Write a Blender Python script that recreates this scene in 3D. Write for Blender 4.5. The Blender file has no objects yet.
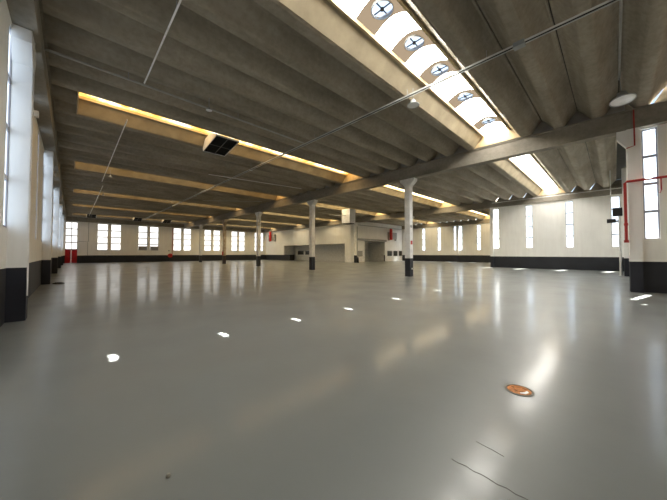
import bpy, bmesh, math, random
from mathutils import Vector, Matrix
random.seed(7)
S = bpy.context.scene
COL = S.collection
R = math.radians
# world: X runs along the roof ribs, Y runs down the length of the hall, Z up; camera above the origin
H_DADO = 1.19
Z_BEAM0, Z_RIB, Z_JOINT = 6.42, 7.2, 8.0
GRID0 = 9.43                       # first column row, then every 10 m
X_LEFT = -1.01                     # left wall face
X_B1, X_B2, X_B3 = 16.03, 33.45, 49.7
Y_END, Y_BACK = 58.5, -8.0
SUN = Vector((-.495, .115, -1.0))

# ------------------------------------------------------------------ materials
def nodes(name):
    m = bpy.data.materials.new(name); m.use_nodes = True
    nt = m.node_tree; nt.nodes.clear()
    out = nt.nodes.new('ShaderNodeOutputMaterial')
    return m, nt, out
def N(nt, kind, **kw):
    n = nt.nodes.new(kind)
    for k, v in kw.items():
        if k in n.inputs: n.inputs[k].default_value = v
        else: setattr(n, k, v)
    return n
def pos(nt, scale=(1, 1, 1)):
    g = N(nt, 'ShaderNodeNewGeometry')
    mp = N(nt, 'ShaderNodeMapping'); mp.inputs['Scale'].default_value = scale
    nt.links.new(g.outputs['Position'], mp.inputs['Vector'])
    return mp.outputs['Vector']
def noise(nt, vec, scale, detail=4, rough=.55):
    n = N(nt, 'ShaderNodeTexNoise'); n.inputs['Scale'].default_value = scale
    n.inputs['Detail'].default_value = detail; n.inputs['Roughness'].default_value = rough
    nt.links.new(vec, n.inputs['Vector']); return n.outputs['Fac']
def ramp(nt, fac, stops):
    r = N(nt, 'ShaderNodeValToRGB'); e = r.color_ramp.elements
    while len(e) < len(stops): e.new(.5)
    for k, (p, c) in enumerate(stops):
        e[k].position = p; e[k].color = (*c, 1) if len(c) == 3 else c
    nt.links.new(fac, r.inputs['Fac']); return r.outputs['Color']
def mixc(nt, fac, a, b, mode='MIX'):
    n = N(nt, 'ShaderNodeMix', data_type='RGBA', blend_type=mode)
    for s, v in ((0, fac), (6, a), (7, b)):
        if hasattr(v, 'is_output'): nt.links.new(v, n.inputs[s])
        elif isinstance(v, (int, float)): n.inputs[s].default_value = v
        else: n.inputs[s].default_value = (*v, 1)
    return n.outputs[2]
def plain(name, col, rough=.6, metal=0.0, var=.12, scale=3.0, spec=.4, bump=0.0):
    m, nt, out = nodes(name)
    v = pos(nt)
    f = noise(nt, v, scale)
    lo = tuple(max(0, c*(1-var)) for c in col); hi = tuple(min(1, c*(1+var)) for c in col)
    c = ramp(nt, f, [(.3, lo), (.7, hi)])
    b = N(nt, 'ShaderNodeBsdfPrincipled', Roughness=rough, Metallic=metal)
    b.inputs['Specular IOR Level'].default_value = spec
    nt.links.new(c, b.inputs['Base Color'])
    if bump:
        bp = N(nt, 'ShaderNodeBump', Strength=bump, Distance=.02)
        nt.links.new(noise(nt, v, scale*6), bp.inputs['Height']); nt.links.new(bp.outputs[0], b.inputs['Normal'])
    nt.links.new(b.outputs[0], out.inputs[0]); return m
def wall_mat(name, white, dark):
    m, nt, out = nodes(name)
    v = pos(nt)
    f = noise(nt, v, .9, 5); f2 = noise(nt, pos(nt, (1, 1, .12)), 4, 4)
    w = ramp(nt, f, [(.3, tuple(c*.95 for c in white)), (.65, white)])
    w = mixc(nt, .12, w, ramp(nt, f2, [(.35, (.5, .47, .42)), (.6, (.9, .9, .88))]), 'MULTIPLY')
    d = ramp(nt, f, [(.3, tuple(c*.8 for c in dark)), (.7, tuple(c*1.2 for c in dark))])
    g = N(nt, 'ShaderNodeNewGeometry'); sx = N(nt, 'ShaderNodeSeparateXYZ'); nt.links.new(g.outputs['Position'], sx.inputs[0])
    lt = N(nt, 'ShaderNodeMath', operation='LESS_THAN'); nt.links.new(sx.outputs['Z'], lt.inputs[0]); lt.inputs[1].default_value = H_DADO
    c = mixc(nt, lt.outputs[0], w, d)
    b = N(nt, 'ShaderNodeBsdfPrincipled', Roughness=.62)
    b.inputs['Specular IOR Level'].default_value = .3
    nt.links.new(c, b.inputs['Base Color']); nt.links.new(b.outputs[0], out.inputs[0]); return m
def concrete(name, lo, hi, stretch=(.25, 1, 1), spots=True):
    m, nt, out = nodes(name)
    v = pos(nt, stretch)
    f = noise(nt, v, 1.1, 6, .6); f2 = noise(nt, pos(nt), 7, 5, .6)
    c = ramp(nt, f, [(.3, lo), (.7, hi)])
    c = mixc(nt, .35, c, ramp(nt, f2, [(.35, (.55, .54, .5)), (.6, (1, 1, 1))]), 'MULTIPLY')
    b = N(nt, 'ShaderNodeBsdfPrincipled', Roughness=.85)
    b.inputs['Specular IOR Level'].default_value = .2
    bp = N(nt, 'ShaderNodeBump', Strength=.25, Distance=.02); nt.links.new(f2, bp.inputs['Height']); nt.links.new(bp.outputs[0], b.inputs['Normal'])
    nt.links.new(c, b.inputs['Base Color']); nt.links.new(b.outputs[0], out.inputs[0]); return m
def glow(name, col, strength, clear=0.0, patch=None):
    """daylit glazing: gives off the daylight it scatters, lets 'clear' of the direct light through"""
    m, nt, out = nodes(name)
    e = N(nt, 'ShaderNodeEmission', Strength=strength); e.inputs['Color'].default_value = (*col, 1)
    if patch:
        f = noise(nt, pos(nt, (1, 2, 1)), 1.1, 5, .7)
        c = ramp(nt, f, [(p, k) for p, k in patch]); nt.links.new(c, e.inputs['Color'])
    if clear > 0:
        t = N(nt, 'ShaderNodeBsdfTransparent'); t.inputs[0].default_value = (clear, clear, clear, 1)
        a = N(nt, 'ShaderNodeAddShader'); nt.links.new(t.outputs[0], a.inputs[0]); nt.links.new(e.outputs[0], a.inputs[1])
        nt.links.new(a.outputs[0], out.inputs[0])
    else:
        nt.links.new(e.outputs[0], out.inputs[0])
    return m
def floor_mat():
    m, nt, out = nodes('floor_paint')
    v = pos(nt)
    f1 = noise(nt, v, .22, 5, .6); f2 = noise(nt, v, 2.2, 5, .6); f3 = noise(nt, pos(nt, (1.6, .5, 1)), 1.2, 3)
    c = ramp(nt, f1, [(.1, (.182, .202, .205)), (.9, (.25, .266, .262))])
    c = mixc(nt, .3, c, ramp(nt, f2, [(.15, (.80, .80, .80)), (.85, (1, 1, 1))]), 'MULTIPLY')
    b = N(nt, 'ShaderNodeBsdfPrincipled')
    b.inputs['Specular IOR Level'].default_value = .5
    rr = N(nt, 'ShaderNodeMapRange'); rr.inputs['From Min'].default_value = .1; rr.inputs['From Max'].default_value = .9
    rr.inputs['To Min'].default_value = .05; rr.inputs['To Max'].default_value = .6
    nt.links.new(noise(nt, v, .8, 3, .5), rr.inputs['Value']); b.inputs['Roughness'].default_value = .36; b.inputs['Coat Roughness'].default_value = .13; b.inputs['Coat IOR'].default_value = 1.45; nt.links.new(rr.outputs[0], b.inputs['Coat Weight'])
    bp = N(nt, 'ShaderNodeBump', Strength=.09, Distance=.03); nt.links.new(f3, bp.inputs['Height'])
    bp2 = N(nt, 'ShaderNodeBump', Strength=.05, Distance=.01); nt.links.new(noise(nt, v, 14, 4), bp2.inputs['Height'])
    nt.links.new(bp.outputs[0], bp2.inputs['Normal']); nt.links.new(bp2.outputs[0], b.inputs['Normal']); nt.links.new(bp2.outputs[0], b.inputs['Coat Normal'])
    nt.links.new(c, b.inputs['Base Color']); nt.links.new(b.outputs[0], out.inputs[0]); return m

M = dict(
    floor=floor_mat(),
    wall=wall_mat('painted_wall', (.89, .88, .84), (.026, .028, .034)),
    wall_pale=wall_mat('painted_pilaster', (.89, .885, .87), (.026, .028, .038)),
    conc=concrete('roof_concrete', (.235, .205, .155), (.45, .40, .32)),
    beam=concrete('beam_concrete', (.21, .19, .155), (.36, .325, .27), (1, .25, 1)),
    filler=plain('pale_concrete', (.34, .32, .29), .8),
    deck=plain('roof_deck', (.07, .065, .055), .9),
    tan=plain('beige_web', (.36, .30, .20), .6, var=.2, scale=1.5),
    curb=plain('beige_rim', (.62, .48, .28), .55),
    white=plain('white_paint', (.85, .84, .82), .5),
    tanw=plain('stained_paint', (.50, .40, .29), .6, var=.25),
    dark=plain('charcoal_paint', (.026, .028, .034), .5),
    darkrust=plain('dark_stained_paint', (.04, .025, .022), .5),
    black=plain('black_metal', (.008, .008, .008), .5),
    grille=plain('grey_grille', (.33, .33, .32), .5),
    steel=plain('galvanised_steel', (.66, .66, .64), .45, .1),
    pipe=plain('grey_pipe', (.42, .41, .38), .5, .1),
    frame=plain('window_frame', (.30, .29, .31), .5),
    red=plain('red_paint', (.50, .025, .02), .45, var=.2),
    redpipe=plain('red_pipe_paint', (.40, .03, .025), .45),
    door=plain('door_red', (.52, .012, .02), .45),
    greyw=plain('grey_wall', (.60, .60, .59), .7),
    glassd=plain('dark_glass', (.02, .022, .025), .1, spec=.6),
    orange=plain('rust_orange', (.62, .25, .08), .7, var=.45, scale=30),
    stone=plain('rim_stone', (.30, .30, .27), .7, scale=30),
    lampglass=plain('lamp_glass', (.90, .91, .90), .25),
    lampbody=plain('lamp_body', (.35, .36, .36), .4, .4),
    crack=plain('floor_crack', (.10, .10, .095), .8),
    shelf=plain('bracket_grey', (.30, .30, .30), .6),
    pane=glow('window_daylight', (.70, .84, 1.0), .27, .65),
    pane_end=glow('end_window_daylight', (1.0, .98, .94), .30, .3),
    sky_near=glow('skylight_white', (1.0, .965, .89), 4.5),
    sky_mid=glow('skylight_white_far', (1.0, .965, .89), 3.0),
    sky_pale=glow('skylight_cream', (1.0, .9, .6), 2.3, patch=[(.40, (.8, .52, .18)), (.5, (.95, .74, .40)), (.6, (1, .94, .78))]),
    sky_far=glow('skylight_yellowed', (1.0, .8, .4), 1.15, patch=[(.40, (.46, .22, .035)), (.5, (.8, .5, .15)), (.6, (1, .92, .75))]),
    vent=glow('vent_dome', (.62, .78, 1.0), .36),
    brown=glow('brown_panel_glow', (.42, .32, .215), .24),  # emission added to brighten the vent panels, standing in for daylight behind them
)

# ------------------------------------------------------------------ mesh helpers
class MB:
    def __init__(s): s.bm = bmesh.new()
    def box(s, x0, x1, y0, y1, z0, z1):
        v = [s.bm.verts.new(p) for p in ((x0,y0,z0),(x1,y0,z0),(x1,y1,z0),(x0,y1,z0),(x0,y0,z1),(x1,y0,z1),(x1,y1,z1),(x0,y1,z1))]
        for f in ((3,2,1,0),(4,5,6,7),(0,1,5,4),(1,2,6,5),(2,3,7,6),(3,0,4,7)): s.bm.faces.new([v[k] for k in f])
        return s
    def prism(s, poly, axis, t0, t1):
        """poly: 2-D points; axis 'x','y' or 'z' is the extrusion direction"""
        def P(p, t):
            return (t, p[0], p[1]) if axis == 'x' else (p[0], t, p[1]) if axis == 'y' else (p[0], p[1], t)
        a = [s.bm.verts.new(P(p, t0)) for p in poly]; b = [s.bm.verts.new(P(p, t1)) for p in poly]
        n = len(poly)
        s.bm.faces.new(a); s.bm.faces.new(b[::-1])
        for k in range(n): s.bm.faces.new((a[k], b[k], b[(k+1) % n], a[(k+1) % n]))
        return s
    def tube(s, pts, r, seg=8):
        pts = [Vector(p) for p in pts]; rings = []
        for i, p in enumerate(pts):
            d = (pts[min(i+1, len(pts)-1)] - pts[max(i-1, 0)]).normalized()
            up = Vector((0, 0, 1)) if abs(d.z) < .9 else Vector((1, 0, 0))
            u = d.cross(up).normalized(); w = d.cross(u)
            rings.append([s.bm.verts.new(p + r*(math.cos(6.28318*k/seg)*u + math.sin(6.28318*k/seg)*w)) for k in range(seg)])
        for a, b in zip(rings, rings[1:]):
            for k in range(seg): s.bm.faces.new((a[k], a[(k+1) % seg], b[(k+1) % seg], b[k]))
        s.bm.faces.new(rings[0][::-1]); s.bm.faces.new(rings[-1]); return s
    def lathe(s, prof, seg=24, c=(0, 0, 0)):
        rings = []
        for r, z in prof:
            rings.append([s.bm.verts.new((c[0]+r*math.cos(6.28318*k/seg), c[1]+r*math.sin(6.28318*k/seg), c[2]+z)) for k in range(seg)])
        for a, b in zip(rings, rings[1:]):
            for k in range(seg): s.bm.faces.new((a[k], a[(k+1) % seg], b[(k+1) % seg], b[k]))
        if prof[0] != prof[-1]: s.bm.faces.new(rings[0][::-1]); s.bm.faces.new(rings[-1])
        return s
    def build(s, name, mat, parent=None, bevel=0, smooth=False):
        bmesh.ops.remove_doubles(s.bm, verts=s.bm.verts, dist=1e-6)
        bmesh.ops.recalc_face_normals(s.bm, faces=s.bm.faces)
        me = bpy.data.meshes.new(name); s.bm.to_mesh(me); s.bm.free()
        me.materials.append(mat)
        if smooth:
            for p in me.polygons: p.use_smooth = True
        o = bpy.data.objects.new(name, me); COL.objects.link(o)
        if parent: o.parent = parent
        if bevel:
            b = o.modifiers.new('bevel', 'BEVEL'); b.width = bevel; b.segments = 2; b.limit_method = 'ANGLE'
        return o
def struct(o): o['kind'] = 'structure'; return o
def tag(o, label, cat, group=None):
    o['label'] = label; o['category'] = cat
    if group: o['group'] = group
    return o
def empty(name, loc=(0, 0, 0), rz=0):
    o = bpy.data.objects.new(name, None); COL.objects.link(o); o.location = loc; o.rotation_euler = (0, 0, rz); o.empty_display_size = .2; return o
def copy_tree(o, parent=None):
    kids = [c for c in COL.objects if c.parent == o]
    c = o.copy(); COL.objects.link(c)
    if parent: c.parent = parent
    for k in kids: copy_tree(k, c)
    return c

# ------------------------------------------------------------------ setting: floor and walls
fb = MB(); fb.box(-1.6, 51, Y_BACK-.5, Y_END+.5, -.25, 0)
struct(fb.build('floor', M['floor']))

def wall(name, axis, face, back, u0, u1, z0, z1, openings=(), mat='wall'):
    """axis 'x': the wall face is the plane x = face; u runs along y.  axis 'y': the reverse."""
    b = MB(); lo, hi = min(face, back), max(face, back)
    def bx(a0, a1, c0, c1):
        if a1-a0 < 1e-4 or c1-c0 < 1e-4: return
        if axis == 'x': b.box(lo, hi, a0, a1, c0, c1)
        else: b.box(a0, a1, lo, hi, c0, c1)
    cur = u0
    for (a0, a1, c0, c1) in sorted(openings):
        bx(cur, a0, z0, z1); bx(a0, a1, z0, c0); bx(a0, a1, c1, z1); cur = a1
    bx(cur, u1, z0, z1)
    return struct(b.build(name, M[mat]))

WIN_Z0, WIN_Z1 = 2.06, 6.38
wcount = [0]
def make_window(w, h, mullion, pane_mat, name):
    root = empty(name); root['kind'] = 'structure'
    f = MB()
    t = .045; bt = .075 if pane_mat == 'pane_end' else .05
    f.box(-w/2, -w/2+t, -.03, .03, 0, h); f.box(w/2-t, w/2, -.03, .03, 0, h)
    f.box(-w/2+t, w/2-t, -.03, .03, 0, t); f.box(-w/2+t, w/2-t, -.03, .03, h-t, h)
    for k in (1, 2, 3): f.box(-w/2+t, w/2-t, -.03, .03, h*k/4-bt, h*k/4+bt)
    if mullion: f.box(-.045, .045, -.035, .035, t, h-t)
    f.build('window_frame', M['frame'], root)
    g = MB(); g.box(-w/2+.03, w/2-.03, -.004, .004, .03, h-.03)
    g.build('pane', M[pane_mat], root)
    return root
protos = {}
def window(kind, x, y, z, rz):
    wcount[0] += 1
    name = 'window_%d' % wcount[0]
    if kind not in protos:
        w, h, mu, pm = kind
        r = protos[kind] = make_window(w, h, mu, pm, name)
    else:
        r = copy_tree(protos[kind]); r.name = name
    r.location = (x, y, z); r.rotation_euler = (0, 0, rz)
    return r
NARROW = (.56, WIN_Z1-WIN_Z0, False, 'pane')

def pil(k): return GRID0 + 10*k
def narrow_positions(y0, y1):
    out = []
    for k in range(-2, 7):
        for d in (.45, 3.45, 6.55, 9.55):
            c = pil(k) + d
            if y0 + .3 < c < y1 - .3: out.append(c)
    return out
def narrow_wall(name, face, back, y0, y1, ztop, skip=(), w=.56):
    ps = [p for p in narrow_positions(y0, y1) if not any(abs(p-s) < .2 for s in skip)]
    wall(name, 'x', face, back, y0, y1, 0, ztop, [(p-w/2, p+w/2, WIN_Z0, WIN_Z1) for p in ps])
    inset = .13 if back > face else -.045
    for p in ps: window((w,)+NARROW[1:], face+inset, p, WIN_Z0, R(90))

narrow_wall('wall_left', X_LEFT, X_LEFT-.3, Y_BACK, Y_END, 6.5)
narrow_wall('wall_right', X_B1+.04, X_B1+.36, Y_BACK, -.40, Z_BEAM0, w=.41)
narrow_wall('wall_right_middle', X_B2-.06, X_B2+.26, -.75, GRID0, 6.55)
narrow_wall('wall_right_far', X_B3, X_B3+.3, GRID0, 31.3, Z_BEAM0+.1)
# return walls between the steps of the right-hand side
ops = [(19.1, 19.66, WIN_Z0, WIN_Z1), (22.8, 23.36, WIN_Z0, WIN_Z1)]
wall('wall_return', 'y', -.75, -1.05, X_B1+.36, X_B2+.26, 0, 7.8, ops)
for a, b_, _, _ in ops: window(NARROW, (a+b_)/2, -.88, WIN_Z0, 0)
wall('wall_return_far', 'y', GRID0, GRID0-.3, X_B2+.26, X_B3+.3, 0, 7.8)
wall('wall_back', 'y', Y_BACK, Y_BACK-.3, X_LEFT-.3, X_B1+.36, 0, 7.8)
# end wall
pairs = [(3.07, 4.36, 4.81, 6.07), (8.51, 9.88, 10.25, 11.60), (14.07, 15.36, 15.82, 17.12), (19.67, 21.02, 21.51, 22.82), (25.37, 26.65, 27.1, 28.4), (30.9, 32.2, 32.45, 33.1)]
ops = [(-.66, .70, 0, WIN_Z1)]
for p in pairs: ops += [(p[0], p[1], 2.06, 6.36), (p[2], p[3], 2.06, 6.36)]
wall('wall_end', 'y', Y_END, Y_END+.3, X_LEFT-.3, 34.3, 0, 7.8, ops)
for p in pairs:
    for a, b_ in ((p[0], p[1]), (p[2], p[3])): window((1.32 if b_-a > 1 else .65, 4.3, False, 'pane_end'), (a+b_)/2, Y_END+.12, 2.06, 0)
window((1.36, WIN_Z1-2.16, True, 'pane_end'), .02, Y_END+.12, 2.16, 0)
# red double door
dr = empty('door_1', (.02, Y_END+.1, 0)); dr['kind'] = 'structure'
for s in (-1, 1):
    d = MB(); d.box(s*.34-.325, s*.34+.325, -.03, .03, .01, 2.08); lf = d.build('door_leaf', M['door'], dr, .008)
    hb = MB(); hb.tube([(s*.34-.22, -.08, 1.02), (s*.34+.22, -.08, 1.02)], .02); hb.box(s*.34-.22, s*.34-.19, -.09, -.03, 1.0, 1.04); hb.box(s*.34+.19, s*.34+.22, -.09, -.03, 1.0, 1.04)
    hb.build('push_bar', M['redpipe'], lf)
fr = MB(); fr.box(-.68, -.665, -.06, .06, 0, 2.16); fr.box(.665, .68, -.06, .06, 0, 2.16); fr.box(-.68, .68, -.06, .06, 2.085, 2.16)
fr.build('door_frame', M['redpipe'], dr)

# pilasters with corbels
def pilaster(name, x0, x1, y0, y1, side, y_corb=True, ztop=6.45):
    b = MB(); b.box(x0, x1, y0, y1, 0, ztop)
    if y_corb:
        zc = ztop
        for (ya, s) in ((y0, -1), (y1, 1)):
            if s not in side: continue
            b.prism([(ya, zc-.02), (ya, zc-.72), (ya+s*.24, zc-.36), (ya+s*.27, zc-.30), (ya+s*.27, zc-.02)], 'x', x0, x1)
    return struct(b.build(name, M['wall_pale']))
for k in range(-1, 5):
    c = pil(k)
    pilaster('wall_pilaster', X_LEFT-.01, -.71, c-.2, c+.2, (-1, 1), ztop=6.5)
pilaster('wall_pilaster', X_B1-.25, X_B1+.05, -.75, -.41, (1,), ztop=Z_BEAM0)
pilaster('wall_pilaster', X_B2-.22, X_B2-.05, GRID0-.22, GRID0+.1, (), ztop=6.55)
pilaster('wall_pilaster', X_B3-.3, X_B3+.01, pil(1)-.2, pil(1)+.2, (), ztop=Z_BEAM0+.1)
pilaster('wall_pilaster', 26.25, 26.65, -.76, -.42, (), ztop=7.15)

# ------------------------------------------------------------------ roof
def beam(x0, x1, y0, y1, z0, z1):
    b = MB()
    if x1-x0 < y1-y0:   # runs along y: little ledge at the foot like the precast beam
        b.prism([(x0, z0), (x1, z0), (x1, z1-.06), (x1+.05, z1-.06), (x1+.05, z1), (x0-.05, z1), (x0-.05, z1-.06), (x0, z1-.06)], 'y', y0, y1)
    else: b.box(x0, x1, y0, y1, z0, z1)
    return struct(b.build('ceiling_beam', M['beam']))
XI = -.62
beam(X_LEFT-.3, XI, Y_BACK, Y_END, 6.5, 7.19)
for y0, y1 in [(Y_BACK, -.57)] + [(-.57+10*k, 9.43+10*k) for k in range(6)]:
    beam(X_B1-.23, X_B1+.23, y0+.006, min(y1, Y_END)-.006, Z_BEAM0, 7.19)
for y0, y1 in [(-.75, 9.43)] + [(9.43+10*k, 19.43+10*k) for k in range(5)]:
    beam(X_B2-.25, X_B2+.25, y0+.006, min(y1, Y_END)-.006, 6.55, 7.19)
beam(X_B3-.15, X_B3+.3, GRID0, 31.3, Z_BEAM0+.1, 7.19)
beam(XI, X_B1-.3, Y_END-.35, Y_END, 6.5, 7.19)
beam(X_B1+.3, X_B2-.3, Y_END-.35, Y_END, 6.5, 7.19)

def rib_profile(th=.07):
    u = [(-.609, 7.75), (-.56, 7.745), (-.51, 7.70), (-.18, 7.245), (-.14, 7.21), (-.09, 7.2), (.09, 7.2), (.14, 7.21), (.18, 7.245), (.51, 7.70), (.56, 7.745), (.609, 7.75)]
    top = [(.609, 7.81), (.5, 7.81), (.14, 7.34), (-.14, 7.34), (-.5, 7.81), (-.609, 7.81)]
    return u + top
rib_cache = {}
def rib(y, x0, x1):
    key = (round(x0, 2), round(x1, 2))
    if key not in rib_cache:
        b = MB(); b.prism(rib_profile(), 'x', x0, x1)
        o = struct(b.build('ceiling_rib', M['conc'])); rib_cache[key] = o
    else:
        o = rib_cache[key].copy(); COL.objects.link(o)
    o.location = (0, y, 0); return o
BAYS = [(XI-.06, X_B1-.02, Y_BACK, Y_END), (X_B1+.02, X_B2-.02, -.75, Y_END), (X_B2+.02, X_B3+.05, GRID0, 31.3)]
def modules(y0, y1):
    """(centre, is_skylight) every 1.25 m; one in eight is the skylight"""
    k = -20
    while True:
        c = 5.40 + 1.25*k
        if c - .62 > y1: return
        if c - .62 >= y0 - .35 and c + .62 <= y1 + .35: yield c, (k % 8 == 7)
        k += 1
sky_rows = []
for bi, (x0, x1, y0, y1) in enumerate(BAYS):
    dk = MB(); prev = y0 - .3
    for c, sky in modules(y0, y1):
        if not sky:
            rib(c, x0, x1)
        else:
            s0 = .06 if bi == 0 else x0+.3
            if bi == 0: rib(c, x0, s0-.02)
            dk.box(x0, x1, prev, c-.56, 7.82, 7.95); prev = c+.56
            dk.box(x0, s0+.02, c-.56, c+.56, 7.82, 7.95); dk.box(x1-.27, x1, c-.56, c+.56, 7.82, 7.95)
            sky_rows.append((bi, c, s0, x1-.25))
    dk.box(x0, x1, prev, y1+.3, 7.82, 7.95)
    struct(dk.build('ceiling_deck', M['deck']))
# infill above the beams between the ribs
def infill_full(x, y0, y1, z0=7.19):
    b = MB(); b.box(x-.018, x+.018, y0, y1, z0, 7.81); return struct(b.build('trim_1', M['filler']))
infill_full(X_B1, -.4, Y_END); infill_full(X_B2, GRID0, Y_END)
def infill_slits(x, y0, y1):
    b = MB()
    for c, sky in modules(y0, y1):
        a, e = c+.12, c+1.25-.15          # gap between this rib's foot and the next one's
        b.prism([(a-.02, 7.19), (e-.085, 7.19), (c+.625+.03, 7.81), (c+.5, 7.81)], 'x', x-.03, x+.03)
        b.box(x-.03, x+.03, c-.14, c+.13, 7.19, 7.35)
    b.box(x-.03, x+.03, y0, list(modules(y0, y1))[0][0]-.05, 7.19, 7.81); return struct(b.build('trim_2', M['beam']))
infill_slits(X_B1+.1, Y_BACK, -.4); infill_slits(X_B2+.0, -.75, GRID0); infill_slits(X_B3+.1, GRID0, 31.3)
b = MB(); b.box(X_LEFT-.3, XI-.05, Y_BACK, Y_END, 7.19, 7.81); struct(b.build('trim_3', M['deck']))
b = MB(); b.box(X_B2, X_B3+.3, 31.0, 31.2, 7.19, 7.81); struct(b.build('trim_6', M['filler']))

# skylights
ORD = {3.525: 'nearest'}
def skylight(bi, c, x0, x1, vents, label):
    root = empty('skylight', ((x0+x1)/2, c, 7.75)); ox, oy, oz = root.location
    def L(b): 
        bmesh.ops.translate(b.bm, vec=(-ox, -oy, -oz), verts=b.bm.verts); return b
    near = abs(c-4.15) < .3
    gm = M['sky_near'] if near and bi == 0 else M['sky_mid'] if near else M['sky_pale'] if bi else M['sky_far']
    n = 8; w = .56
    arc = [(c - w + 2*w*k/n, 7.81 + .20*math.sin(math.pi*k/n)) for k in range(n+1)]
    def shell(xa, xb, dz=0.):
        b = MB()
        b.prism([(y, z+dz) for y, z in arc] + [(y, z+.012+dz) for y, z in arc[::-1]], 'x', xa, xb); return b
    # glazing runs between the vent panels
    cuts = []; cur = x0
    for v in vents: cuts.append((cur, v-.42)); cur = v+.42
    cuts.append((cur, x1))
    for a, e in cuts:
        if e - a < .05: continue
        g = MB(); g.prism(arc + [(y, z+.012) for y, z in arc[::-1]], 'x', a, e)
        L(g).build('glazing', gm, root)
    cb = MB()
    for s in (-1, 1): cb.box(x0, x1, c+s*.59-.035, c+s*.59+.035, 7.70, 7.91)
    L(cb).build('curb', M['curb'], root)
    for s in (-1, 1):   # beige strips laid over the rib webs beside the opening
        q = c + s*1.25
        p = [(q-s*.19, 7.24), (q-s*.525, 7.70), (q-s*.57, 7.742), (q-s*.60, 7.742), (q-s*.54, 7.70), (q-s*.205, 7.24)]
        sb = MB(); sb.prism(p, 'x', x0, x1); L(sb).build('side_strip', M['tan'], root)
    for xe in (x0, x1-.04):
        e = MB(); e.prism([(c-1.07, 7.215), (c-.71, 7.70), (c-.56, 7.71)] + arc + [(c+.56, 7.71), (c+.71, 7.70), (c+1.07, 7.215)], 'x', xe, xe+.04); L(e).build('end_plate', M['curb'], root)
    for xb in [x0 + (x1-x0)*k/8 for k in range(1, 8)]:
        if any(abs(xb-v) < .6 for v in vents): continue
        r_ = MB(); r_.prism([(y, z-.03) for y, z in arc] + [(y, z-.002) for y, z in arc[::-1]], 'x', xb-.008, xb+.008); L(r_).build('glazing_bar', M['curb'], root)
    for v in vents:
        pb = MB(); rr = .28; zc = 7.935
        bm = pb.bm
        # arched panel with a round hole
        segs = 28; ang = math.atan2(w, .42); inner = []; outer = []
        for k in range(segs):
            t = 2*math.pi*(k+.5)/segs
            for q in (ang, math.pi-ang, math.pi+ang, 2*math.pi-ang):
                if abs(t-q) <= math.pi/segs: t = q
            ca, sa = math.cos(t), math.sin(t)
            sc_ = min(.42/max(abs(ca), 1e-6), w/max(abs(sa), 1e-6))
            def zat(y): return 7.81 + .20*math.sin(math.pi*(y-c+w)/(2*w))
            yi, yo = c+rr*sa, c+sc_*sa
            inner.append((v+rr*ca, yi, zat(yi))); outer.append((v+sc_*ca, yo, zat(min(max(yo, c-w), c+w))))
        vi = [bm.verts.new(p) for p in inner]; vo = [bm.verts.new(p) for p in outer]
        vi2 = [bm.verts.new((p[0], p[1], p[2]+.03)) for p in inner]; vo2 = [bm.verts.new((p[0], p[1], p[2]+.03)) for p in outer]
        for k in range(segs):
            j = (k+1) % segs
            bm.faces.new((vi[k], vi[j], vo[j], vo[k])); bm.faces.new((vi2[k], vo2[k], vo2[j], vi2[j]))
            bm.faces.new((vi[k], vi2[k], vi2[j], vi[j])); bm.faces.new((vo[k], vo[j], vo2[j], vo2[k]))
        pn = L(pb).build('vent_panel', M['brown'], root)
        rg = MB(); rg.lathe([(.28, 0), (.295, 0), (.295, .10), (.28, .10), (.28, 0)], 28, (v, c, zc-.01)); L(rg).build('vent_ring', M['lampbody'], pn)
        # the dome leaves a small gap on the sunny side
        dm = MB(); pts = []
        for k in range(28):
            t = 2*math.pi*k/28; x_, y_ = .278*math.cos(t), .278*math.sin(t)
            pts.append((v+min(x_, .205), c+y_))
        dm.prism(pts, 'z', zc+.06, zc+.07); L(dm).build('vent_dome', M['vent'], pn)
        cr = MB(); cr.box(v-.26, v+.2, c-.012, c+.012, zc+.02, zc+.045); cr.box(v-.012, v+.012, c-.26, c+.26, zc+.02, zc+.045); cr.lathe([(.05, -.01), (.05, .04)], 12, (v, c, zc+.01)); L(cr).build('vent_cross', M['black'], pn)
    if c < 0: root.name = 'ceiling_skylight'; struct(root)     # lies wholly behind the camera
    else: tag(root, label, 'skylight', 'roof skylights')
NEAR_V = [1.0, 2.6, 4.2, 5.8, 7.45, 9.2, 11.55, 14.5]
names1 = {-6: 'glazed roof strip over the floor behind the first window bay', 4: 'big bright white roof skylight with round vents in brown panels',
          14: 'yellowed roof skylight strip carrying the large black louvre', 24: 'roof skylight with dull orange sides beyond the large black louvre',
          34: 'fourth skylight strip back in the first roof bay, pale beige sides', 44: 'thin bright skylight strip next to last before the end wall windows',
          54: 'last skylight strip, beside the small black louvres at the end wall'}
names2 = {4: 'short white skylight without vents, beyond the first main beam', 14: 'narrow glowing skylight strip behind the nearest column, second roof bay',
          24: 'second roof bay skylight strip near the hanging white unit', 34: 'second roof bay skylight over the office upper wall',
          44: 'second roof bay skylight deep above the office side wall', 54: 'second roof bay skylight nearest the red heater on the office side wall'}
names3 = {14: 'small glowing skylight strip beside the far right step in the wall', 24: 'skylight strip over the far right wall windows by the office'}
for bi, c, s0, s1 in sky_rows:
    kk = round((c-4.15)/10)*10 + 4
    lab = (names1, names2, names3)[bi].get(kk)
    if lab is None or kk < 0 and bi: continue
    skylight(bi, c, s0, s1, NEAR_V if (bi == 0 and kk == 4) else [], lab)

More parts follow.
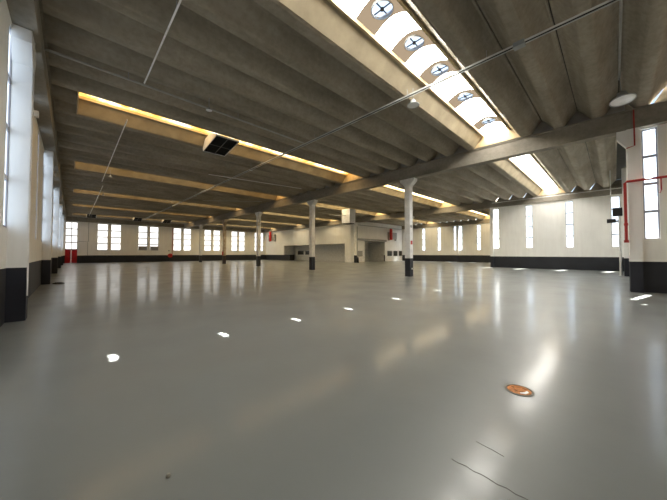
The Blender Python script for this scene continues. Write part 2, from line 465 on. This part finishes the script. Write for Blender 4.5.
# ------------------------------------------------------------------ columns
def column(x, y, label=None, ztop=Z_BEAM0, shaft='white', base='dark', name='concrete_column'):
    root = empty(name, (x, y, 0))
    h = .19
    b = MB(); b.box(-h, h, -h, h, H_DADO, ztop-.55); b.build('shaft', M[shaft], root, .012)
    b = MB(); b.box(-h-.003, h+.003, -h-.003, h+.003, 0, H_DADO); b.build('painted_base', M[base], root, .012)
    b = MB(); zt = ztop-.005; zb = zt-.545
    poly = [(-h, zb), (h, zb), (h+.05, zb+.12), (h+.24, zb+.28), (h+.32, zb+.36), (h+.34, zb+.44), (h+.34, zt), (-h-.34, zt), (-h-.34, zb+.44), (-h-.32, zb+.36), (-h-.24, zb+.28), (-h-.05, zb+.12)]
    b.prism(poly, 'x', -h-.02, h+.02); b.build('corbel', M[shaft], root, .01)
    if label: tag(root, label, 'column', 'columns down the hall')
    return root
c0 = column(X_B1, pil(0), 'nearest white concrete column, charcoal base, small red sign on its shaft')
column(X_B1, pil(1), 'white concrete column with charcoal base in front of the grey office recess')
column(X_B1, pil(2), 'white concrete column with charcoal base next to the red heater on the office side wall')
column(X_B1, pil(3), 'brownish stained concrete column with dark reddish base and a red extinguisher', shaft='tanw', base='darkrust')
column(X_B1, pil(4), 'farthest and smallest white concrete column, just before the end wall windows')
column(X_B2, pil(2), 'pale column at the office corner carrying the second main beam', ztop=6.545)
cc = column(X_B2, pil(1), None, ztop=6.545, name='pillar'); cc['kind'] = 'structure'
b = MB(); b.box(-.1, .1, -.205, -.192, 2.10, 2.34); s_ = b.build('sign_plate', M['red'], c0); s_['label'] = 'small red sign plate'
b = MB(); b.box(-.13, .02, -.23, -.192, 3.2, 3.36); b.build('junction_box', M['lampbody'], c0, .01)
b = MB(); b.box(-.02, .13, -.2, -.1935, .46, .56); b.build('tag', M['white'], c0)

# ------------------------------------------------------------------ office block
OX, OY, OZ = 33.75, 30.8, 7.19
wall('wall_office_side', 'x', OX, OX+.25, OY+.25, Y_END, 0, 6.56, [(OY+1.35, 50.6, 0, 3.2)])
wall('wall_office_front', 'y', OY, OY+.25, OX, X_B3, 0, OZ, [(OX+3.7, OX+9.8, 0, 3.75)], 'wall_pale')
b = MB(); b.box(OX+.0, OX+.25, OY+.25, Y_END, 6.56, OZ); struct(b.build('trim_4', M['filler']))
# white lower faces of the office (no dark dado there)
b = MB(); b.box(OX-.012, OX, OY, OY+1.35, 0, H_DADO+.02); b.box(OX-.012, OX+3.7, OY-.012, OY, 0, H_DADO+.02); b.box(OX+9.8, X_B3, OY-.012, OY, 0, H_DADO+.02)
struct(b.build('trim_5', M['white']))
b = MB(); b.box(OX+2.6, OX+2.8, OY+1.4, 50.9, 0, 3.3); b.box(OX+.25, OX+2.8, 50.62, 50.9, 0, 3.3); b.box(OX+.25, OX+2.8, OY+1.1, OY+1.36, 0, 3.3); b.box(OX+.25, OX+2.8, OY+1.36, 50.62, 3.2, 3.35)
struct(b.build('wall_recess', M['greyw']))
b = MB(); b.box(OX+3.45, OX+10.05, OY+4.0, OY+4.2, 0, 3.85); b.box(OX+3.45, OX+3.7, OY+.25, OY+4, 0, 3.85); b.box(OX+9.8, OX+10.05, OY+.25, OY+4, 0, 3.85); b.box(OX+3.7, OX+9.8, OY+.25, OY+4, 3.75, 3.9)
struct(b.build('wall_entrance', M['greyw']))
b = MB(); b.box(OX+.9, OX+9.9, OY-.35, OY-.013, 3.76, 4.1); tag(b.build('canopy', M['shelf']), 'grey concrete canopy slab above the office entrance recess', 'canopy')
b = MB(); b.box(OX+7.3, OX+8.2, OY+3.93, OY+3.998, 0, 2.1); d = b.build('door_2', M['black']); struct(d)
def dark_window(x0, x1, y0, y1, z0, z1):
    wcount[0] += 1
    b = MB(); b.box(x0, x1, y0, y1, z0, z1); o = struct(b.build('window_%d' % wcount[0], M['glassd']))
    f = MB()
    if x1-x0 > y1-y0:
        for q in ((x0-.05, x0+.03), (x1-.03, x1+.05)): f.box(q[0], q[1], y0-.03, y1, z0-.05, z1+.05)
        for q in ((z0-.05, z0+.02), (z1-.02, z1+.05)): f.box(x0, x1, y0-.03, y1, q[0], q[1])
    else:
        for q in ((y0-.05, y0+.03), (y1-.03, y1+.05)): f.box(x0-.03, x1, q[0], q[1], z0-.05, z1+.05)
        for q in ((z0-.05, z0+.02), (z1-.02, z1+.05)): f.box(x0-.03, x1, y0, y1, q[0], q[1])
    f.build('window_frame', M['grille'], o)
for a, e in ((44.35, 45.85), (46.45, 47.85), (48.35, 49.5)): dark_window(a, e, OY-.03, OY-.013, 1.03, 2.0)
for a, e in ((49.0, 46.9), (46.3, 43.9)): dark_window(OX+2.57, OX+2.6, e, a, 1.25, 2.05)
b = MB(); b.box(OX-.03, OX+1.2, 48.35, 50.55, 0, 1.25); tag(b.build('counter', M['black']), 'black low counter at the left end of the office recess', 'counter')
# bits on the office
r = empty('electrical_cabinet', (35.9, OY-.012, 1.02)); 
b = MB(); b.box(-.7, .7, -.22, 0, 0, .95); b.build('cabinet_body', M['grille'], r, .02)
b = MB(); b.box(-.64, .64, -.235, -.221, .06, .89); b.build('door', M['shelf'], r); tag(r, 'grey wall cabinet beside the pipes at the office corner', 'cabinet')
b = MB(); b.tube([(33.5, 29.1, 5.9), (33.5, 29.1, .02)], .06); tag(b.build('drain_pipe', M['lampbody']), 'dark vertical pipe at the office corner column', 'pipe')
b = MB(); b.tube([(34.6, OY-.08, 6.36), (34.6, OY-.08, 4.22), (35.1, OY-.08, 4.18)], .06); tag(b.build('drain_pipe', M['lampbody']), 'dark pipe bending onto the canopy beside the office entrance', 'pipe')
b = MB(); b.tube([(34.2, OY-.06, 6.45), (49.5, OY-.06, 6.45)], .05); tag(b.build('conduit', M['lampbody']), 'long dark conduit along the top of the office front wall', 'conduit')
b = MB(); b.lathe([(.16, 0), (.17, .1), (.13, .75), (.06, .85), (.05, 1.0)], 14, (33.35, 28.84, .0)); tag(b.build('bollard', M['black']), 'black post standing at the foot of the office corner column', 'post')
# heaters with red flues on a grey box
def heater(loc, rz, label, fx):
    r = empty('wall_heater', loc, rz)
    b = MB(); b.box(-1.35, 1.35, -.42, -.02, 0, 1.35); b.build('casing', M['grille'], r, .03)
    b = MB(); b.box(-1.15, 1.15, -.445, -.421, .25, 1.2); b.build('grille', M['shelf'], r)
    b = MB(); b.tube([(fx, -.66, -.15), (fx, -.66, 2.0)], .27, 16); b.build('flue', M['red'], r, smooth=False)
    b = MB(); b.box(-1.2, -1.1, -.42, 0, -.25, 0); b.box(1.1, 1.2, -.42, 0, -.25, 0); b.box(fx-.25, fx+.25, -.66, -.4, -.12, -.06); b.build('bracket', M['lampbody'], r)
    tag(r, label, 'heater', 'wall heaters with red flues')
heater((45.75, OY, 4.3), 0, 'grey heater with red flue above the dark office front windows', -1.05)
heater((OX, 55.2, 4.5), R(-90), 'grey heater with red flue high on the office side wall near the end windows', -.1)
# hanging white unit
r = empty('hanging_unit', (25.55, 23.65, 5.35))
b = MB(); b.box(-.55, .55, -.68, .68, 0, 1.78); b.build('casing', M['white'], r, .02)
b = MB(); b.box(-.45, .45, -.58, .58, -.08, -.002); b.build('under_shadow', M['black'], r)  # black slab puts the dark shadow under the unit into colour
b = MB()
for sx in (-.5, .5): b.tube([(sx, 0, 1.77), (sx, 0, 2.1)], .02)
b.build('hanger', M['lampbody'], r)
b = MB(); b.tube([(-.56, 0, .95), (-3.2, .3, .8)], .04); b.build('supply_pipe', M['pipe'], r)
tag(r, 'white box heater unit hanging from the roof in front of the office corner', 'heater')

# ------------------------------------------------------------------ pipes, tray, lamps
# cable tray along the hall
r = empty('cable_tray', (8.3, 20, 6.95))
y0, y1 = -4-20, 52.6-20
for s in (-1, 1):
    b = MB(); b.box(s*.055-.008, s*.055+.008, y0, y1, -.02, .022); b.build('side_rail', M['steel'], r)
b = MB(); b.tube([(0, y0, -.01), (0, y1, -.01)], .015, 6); b.build('cable', M['black'], r)
for k in range(22):
    b = MB(); b.tube([(0, y0+1.40+2.5*k, 0), (0, y0+1.40+2.5*k, .27)], .008, 5); b.build('hanger', M['lampbody'], r)
b = MB(); b.box(-.09, .09, 1.5-20, 1.75-20, -.07, .05); b.build('splice_box', M['lampbody'], r)
tag(r, 'long galvanised cable tray hung along the hall under the ribs', 'cable tray')
def pipe(name, pts, rad, mat, label, cat='conduit', hang=None):
    b = MB(); b.tube(pts, rad); o = b.build(name, M[mat])
    if hang:
        h = MB()
        for p in hang: h.tube([p, (p[0], p[1], p[2]+.28 if len(p) < 4 else p[3])], .01, 5)
        h.build('hanger', M['lampbody'], o)
    return tag(o, label, cat, 'ceiling conduits' if cat == 'conduit' else None)
pipe('conduit', [(XI, 10.5, 6.98), (8.2, 10.62, 6.98)], .035, 'pipe', 'grey pipe crossing from the near left pilaster to the cable tray', hang=[(1.2, 10.5, 6.98), (4.8, 10.56, 6.98)])
pipe('conduit', [(1.62, -3, 6.98), (1.6, 10.4, 6.98)], .022, 'white', 'thin pale conduit at the top left, ending at the crossing grey pipe', hang=[(1.6, 4.15, 6.98), (1.6, 6.7, 6.98)])
pipe('conduit', [(1.56, 13.75, 6.98), (1.6, 27, 6.98)], .022, 'white', 'thin pale conduit running back from the yellowed skylight strip', hang=[(1.6, 15.4, 6.98), (1.6, 20.4, 6.98)])
pipe('conduit', [(1.75, 28.5, 6.95), (1.8, 53.1, 6.95)], .024, 'white', 'far pale conduit over the end wall near the red door', hang=[(1.76, 35.3, 6.95), (1.78, 45.3, 6.95)])
pipe('conduit', [(6.6, 19.0, 6.86), (13.6, 17.9, 6.86)], .022, 'white', 'short pale conduit crossing below the ribs left of the column row', hang=[(7.6, 18.843, 6.86), (13.5, 17.92, 6.86)])
pipe('conduit', [(9.7, 29.5, 6.98), (14.4, 25.8, 6.98)], .024, 'pipe', 'short grey conduit near the stained column top')
pipe('conduit', [(2.0, -.225, 7.69), (13.9, -.225, 7.69)], .03, 'pipe', 'grey pipe along the roof joint leading to the round white lamp', hang=None)
pipe('conduit', [(27.0, .12, 7.3), (27.0, .12, 4.2)], .025, 'steel', 'thin drop conduit hanging beside the speaker post')
pipe('conduit', [(32.9, -.5, 6.98), (32.9, 9.2, 6.98)], .03, 'steel', 'thin pale conduit along the far beam over the narrow windows')
b = MB(); b.tube([(-.70, pil(0)-.16, .55), (-.70, pil(0)-.16, 6.4)], .018); tag(b.build('conduit', M['white']), 'white highlight line down the edge of the near left pilaster', 'conduit')  # thin white tube drawn for the bright highlight along the pilaster edge
# red sprinkler pipe
r = empty('fire_main', (15.62, -.38, 0))
b = MB(); b.tube([(.02, .05, 1.95), (.02, .05, 4.27), (.0, .0, 4.32), (0, -7.2, 4.32)], .045, 10); b.build('pipe_run', M['redpipe'], r)
b = MB(); b.lathe([(.07, 0), (.07, .1)], 12, (.02, .05, 1.93)); b.lathe([(.06, 0), (.06, .09)], 12, (.02, .05, 2.6)); b.build('coupling', M['redpipe'], r)
b = MB(); b.tube([(0, -.86, 4.3), (0, -.86, 3.86), (.44, -.86, 3.82)], .02, 6); b.build('bracket', M['redpipe'], r)
tag(r, 'thick red fire main bending round the near right pilaster', 'pipe')
b = MB(); b.tube([(15.77, -.62, 7.15), (15.74, -.62, 5.72), (15.74, -.40, 5.66)], .022, 8); tag(b.build('red_conduit', M['redpipe']), 'thin red pipe down the corbel of the near right pilaster', 'pipe')
# speaker post
r = empty('speaker_post', (26.87, -.28, 0))
b = MB(); b.tube([(0, 0, 0), (0, 0, 4.3)], .07, 10); b.build('pole', M['steel'], r)
b = MB(); b.box(-.2, .2, -.14, .34, 4.06, 4.62); b.build('speaker', M['black'], r, .03)
b = MB(); b.box(-.13, .13, .18, .62, 3.62, 3.88); b.tube([(0, 0, 3.75), (0, .3, 3.75)], .03); b.build('control_box', M['black'], r)
b = MB(); b.lathe([(.14, 0), (.14, .03)], 14); b.build('base_plate', M['steel'], r)
tag(r, 'grey post with black loudspeaker standing by the far dark pilaster', 'speaker post')
# lamps
def bell(name, loc, dia, label, drop, tilt=(0, 0)):
    r = empty(name, loc); r.rotation_euler = (R(tilt[0]), R(tilt[1]), 0); q = dia/2
    b = MB(); b.lathe([(.10*q, .95*q), (.35*q, .9*q), (.45*q, .45*q), (.98*q, .12*q), (1.0*q, 0), (.95*q, 0), (.9*q, .1*q), (.40*q, .42*q), (.3*q, .8*q), (.10*q, .85*q)], 28); b.build('lamp_shade', M['lampbody'], r, smooth=True)
    b = MB(); b.lathe([(.02*q, -.03*q), (.6*q, -.02*q), (.9*q, .02*q), (.94*q, .06*q), (.1*q, .09*q)], 28); b.build('diffuser', M['lampglass'], r, smooth=True)
    b = MB(); b.tube([(0, 0, .9*q), (0, 0, drop)], .012, 6); b.build('stem', M['lampbody'], r)
    return tag(r, label, 'lamp', 'hanging lamps')
bell('high_bay_lamp', (13.5, -.29, 6.74), .66, 'big round white high bay lamp beside the main beam at the right', .88, (-4, 8))
bell('bell_lamp', (8.42, 4.75, 6.62), .42, 'grey bell lamp hung by the cable tray before the beige skylight side', .6)
for k, (loc, lab) in enumerate([((3.55, 10.25, 6.75), 'small pale lamp under the ribs just before the large black louvre'),
                  ((8.1, 15.9, 6.75), 'small pale lamp below the cable tray past the large black louvre'),
                  ((8.1, 26.6, 6.75), 'small pale cone lamp below the far part of the cable tray'),
                  ((1.85, 23.9, 6.75), 'small pale lamp beside the pale conduit near the left pilasters'),
                  ((2.0, 32, 6.75), 'tiny pale lamp farther back beside the left conduit')]):
    bell('pendant_lamp', loc, .22, lab, .5)
for (y, z, lab) in ((9.75, 4.75, 'small white floodlight on the near left pilaster'), (19.72, 5.4, 'small white floodlight on the second left pilaster')):
    r = empty('floodlight', (-.71, y-.25, z))
    b = MB(); b.box(.02, .1, -.06, .06, 0, .14); b.build('lamp_head', M['white'], r, .01)
    b = MB(); b.box(0, .03, -.02, .02, .03, .09); b.build('bracket', M['lampbody'], r); tag(r, lab, 'floodlight')
# louvres under the skylights
def louvre(x, y, z, w, l, tilt, label):
    """hopper that hangs below the skylight; the tilted grille faces down and towards the near end"""
    r = empty('ventilation_louvre', (x, y, z)); r.rotation_euler = (R(-tilt), 0, 0)
    b = MB()
    side = [(-l/2, 0), (l/2, 0), (l/2, .16), (.55, .5), (-.2, .5), (-l/2, .09)]
    b.prism(side, 'x', -w/2, -w/2+.03); b.prism(side, 'x', w/2-.03, w/2)
    b.box(-w/2, w/2, -l/2, -l/2+.03, 0, .09); b.box(-w/2, w/2, l/2-.03, l/2, 0, .16)
    b.build('hopper', M['white'], r)
    b = MB(); n = 22
    for k in range(n):
        yy = -l/2+.04+(l-.08)*k/n
        b.prism([(yy, .0), (yy+.015, -.01), (yy+(l-.08)/n, .05), (yy+(l-.08)/n-.015, .06)], 'x', -w/2+.03, w/2-.03)
    b.box(-w/2+.03, w/2-.03, -l/2+.03, l/2-.03, .062, .075)
    b.build('slats', M['black'], r)
    b = MB(); t = .012
    b.box(-t, t, -l/2, l/2, -.02, .0); b.box(-w/2, w/2, -t, t, -.02, 0)
    b.box(-w/2, w/2, -l/2, -l/2+.02, -.02, 0); b.box(-w/2, w/2, l/2-.02, l/2, -.02, 0); b.build('cross_bar', M['shelf'], r)
    return tag(r, label, 'louvre', 'black roof louvres')
louvre(5.5, 14.12, 7.045, 1.16, 1.86, 8.3, 'large black four-panel louvre hanging across the yellowed skylight strip')
louvre(2.12, 54.2, 7.08, 1.1, 1.7, 13, 'small far black louvre over the wall by the red door')
louvre(7.8, 54.2, 7.06, 1.15, 1.7, 13, 'small far black louvre above the windows with grey grilles')
louvre(11.95, 54.2, 7.06, 1.2, 1.7, 13, 'small far black louvre above the red hose reel')

# ------------------------------------------------------------------ end wall bits
YW = Y_END
for a, lab in ((9.2, 'grey ventilation grille in the left window of the second pair'), (10.93, 'grey ventilation grille in the right window of the second pair')):
    r = empty('ventilation_grille', (a, YW+.06, 2.1))
    b = MB(); b.box(-.6, .6, -.02, .02, 0, .7); b.build('back_plate', M['shelf'], r)
    b = MB()
    for k in range(8): b.box(-.56, .2, -.04, -.02, .06+.08*k, .10+.08*k)
    b.box(.28, .56, -.05, -.02, .08, .6); b.build('slats', M['grille'], r)
    tag(r, lab, 'grille', 'window ventilation grilles')
r = empty('hose_reel', (13.48, YW-.03, 1.12))
b = MB(); b.bm.verts.index_update()
b.lathe([(.12, -.1), (.38, -.1), (.38, -.07), (.2, -.06), (.2, .06), (.38, .07), (.38, .1), (.12, .1), (.12, -.1)], 24)
bmesh.ops.rotate(b.bm, verts=b.bm.verts, cent=(0, 0, 0), matrix=Matrix.Rotation(R(90), 3, 'X')); bmesh.ops.translate(b.bm, verts=b.bm.verts, vec=(0, -.16, 0)); b.build('reel', M['red'], r)
b = MB(); b.lathe([(.21, -.055), (.33, -.055), (.34, 0), (.33, .055), (.21, .055)], 24)
bmesh.ops.rotate(b.bm, verts=b.bm.verts, cent=(0, 0, 0), matrix=Matrix.Rotation(R(90), 3, 'X')); bmesh.ops.translate(b.bm, verts=b.bm.verts, vec=(0, -.16, 0)); b.build('hose', M['redpipe'], r)
b = MB(); b.tube([(0, 0, 0), (0, -.28, 0)], .04); b.build('axle', M['black'], r)
b = MB(); b.tube([(.36, -.06, .1), (.36, -.06, 5.3)], .045); b.build('supply_pipe', M['redpipe'], r)
tag(r, 'red fire hose reel with riser pipe on the end wall between windows', 'hose reel')
r = empty('alarm_box', (13.3, YW, 1.9)); b = MB(); b.box(-.12, .12, -.08, 0, 0, .22); b.build('box', M['lampbody'], r, .01); tag(r, 'small grey box above the red hose reel', 'box')
pipe('conduit', [(.75, YW-.04, 3.4), (1.9, YW-.04, 3.4), (1.9, YW-.04, 1.2)], .025, 'shelf', 'thin conduit bending beside the red door on the end wall')
pipe('conduit', [(1.98, YW-.04, 6.45), (1.98, YW-.04, 3.4)], .03, 'shelf', 'thin vertical conduit dropping from the roof near the red door')
r = empty('fire_extinguisher', (X_B1-.28, pil(3)-.12, 1.25))
b = MB(); b.lathe([(.03, 0), (.085, .01), (.09, .05), (.09, .45), (.05, .53), (.03, .55)], 16); b.build('cylinder', M['red'], r, smooth=True)
b = MB(); b.lathe([(.025, .55), (.03, .62), (.05, .63), (.04, .67)], 10); b.build('valve', M['black'], r)
b = MB(); b.box(.05, .095, -.05, .05, .2, .26); b.build('bracket', M['black'], r)
tag(r, 'red fire extinguisher fixed on the brownish stained column', 'extinguisher')

# ------------------------------------------------------------------ floor bits
r = empty('drain_cover', (3.58, .76, 0))
b = MB(); b.lathe([(.115, .001), (.135, .001), (.14, .005), (.118, .006), (.115, .001)], 32); b.build('rim', M['stone'], r)
b = MB(); b.lathe([(.002, .001), (.112, .001), (.112, .004), (.085, .0045), (.08, .0025), (.045, .0025), (.04, .006), (.002, .007)], 32); b.build('cover', M['orange'], r)
b = MB(); b.prism([(-.085, -.03), (-.06, -.075), (.0, -.09), (.03, -.065), (-.02, -.055), (-.06, -.02)], 'z', .004, .0065); b.build('patch', M['lampglass'], r)
tag(r, 'round rusty orange drain cover set in the grey floor', 'drain cover')
b = MB(); b.lathe([(.003, 0), (.014, .002), (.016, .012), (.010, .022), (.003, .024)], 10, (.5, 2.12, 0)); tag(b.build('pebble', M['stone']), 'tiny dark pebble lying on the near floor', 'pebble')
b = MB()
rp = []
for k in range(40):
    t = k*.55; rp.append((-.42+(.17-.002*k)*math.cos(t)*1.2, 19.12+(.2-.002*k)*math.sin(t), .025+.001*k))
b.tube(rp, .022, 6); tag(b.build('hose_coil', M['black']), 'black coil of hose on the floor by the second left pilaster', 'hose')
def crack(pts, w, label):
    b = MB()
    L = [(p[0]-w*random.uniform(.4, 1), p[1]-w*.4) for p in pts]; U = [(p[0]+w*random.uniform(.4, 1), p[1]+w*.4) for p in pts][::-1]
    b.prism(L+U, 'z', .0002, .0016); return tag(b.build('floor_crack', M['crack']), label, 'crack', 'hairline floor cracks')
crack([(2.04+random.uniform(-.012, .012), .86-.05*k) for k in range(11)], .004, 'long thin crack in the floor at the bottom edge below the drain')
crack([(2.37-.006*k+random.uniform(-.006, .006), .80-.04*k) for k in range(6)], .003, 'shorter thin crack in the floor nearer the drain cover')

# ------------------------------------------------------------------ light
W = bpy.data.worlds.new('sky'); S.world = W; W.use_nodes = True
nt = W.node_tree; bg = nt.nodes['Background']
sk = nt.nodes.new('ShaderNodeTexSky')
try:
    sk.sky_type = 'NISHITA'; sk.sun_disc = False; sk.sun_elevation = R(64.5); sk.sun_rotation = R(100)
except Exception: pass
nt.links.new(sk.outputs[0], bg.inputs[0]); bg.inputs[1].default_value = .05
sl = bpy.data.lights.new('sun', 'SUN'); sl.energy = 34; sl.angle = R(.55); sl.color = (1, .96, .88)
so = bpy.data.objects.new('sun', sl); COL.objects.link(so); so.rotation_euler = SUN.to_track_quat('-Z', 'Y').to_euler(); so.location = (30, 0, 30)

# ------------------------------------------------------------------ camera
cd = bpy.data.cameras.new('camera'); co = bpy.data.objects.new('camera', cd); COL.objects.link(co)
cd.sensor_width = 36; cd.sensor_fit = 'HORIZONTAL'; cd.lens = 271.65/667*36
cd.shift_y = -3.71/667; cd.clip_start = .05; cd.clip_end = 300
co.location = (0, 0, 1.507)
co.rotation_mode = 'XYZ'; co.rotation_euler = (R(90+1.507), 0, R(-44.02))
S.camera = co

vs = S.view_settings; vs.view_transform = 'Standard'; vs.look = 'None'; vs.gamma = 1.0; vs.use_curve_mapping = False; vs.exposure = 2.25
cy = S.cycles
cy.use_denoising = True; cy.max_bounces = 10; cy.diffuse_bounces = 6; cy.glossy_bounces = 4; cy.transparent_max_bounces = 12; cy.sample_clamp_indirect = 8
try: cy.denoiser = 'OPENIMAGEDENOISE'
except Exception: pass
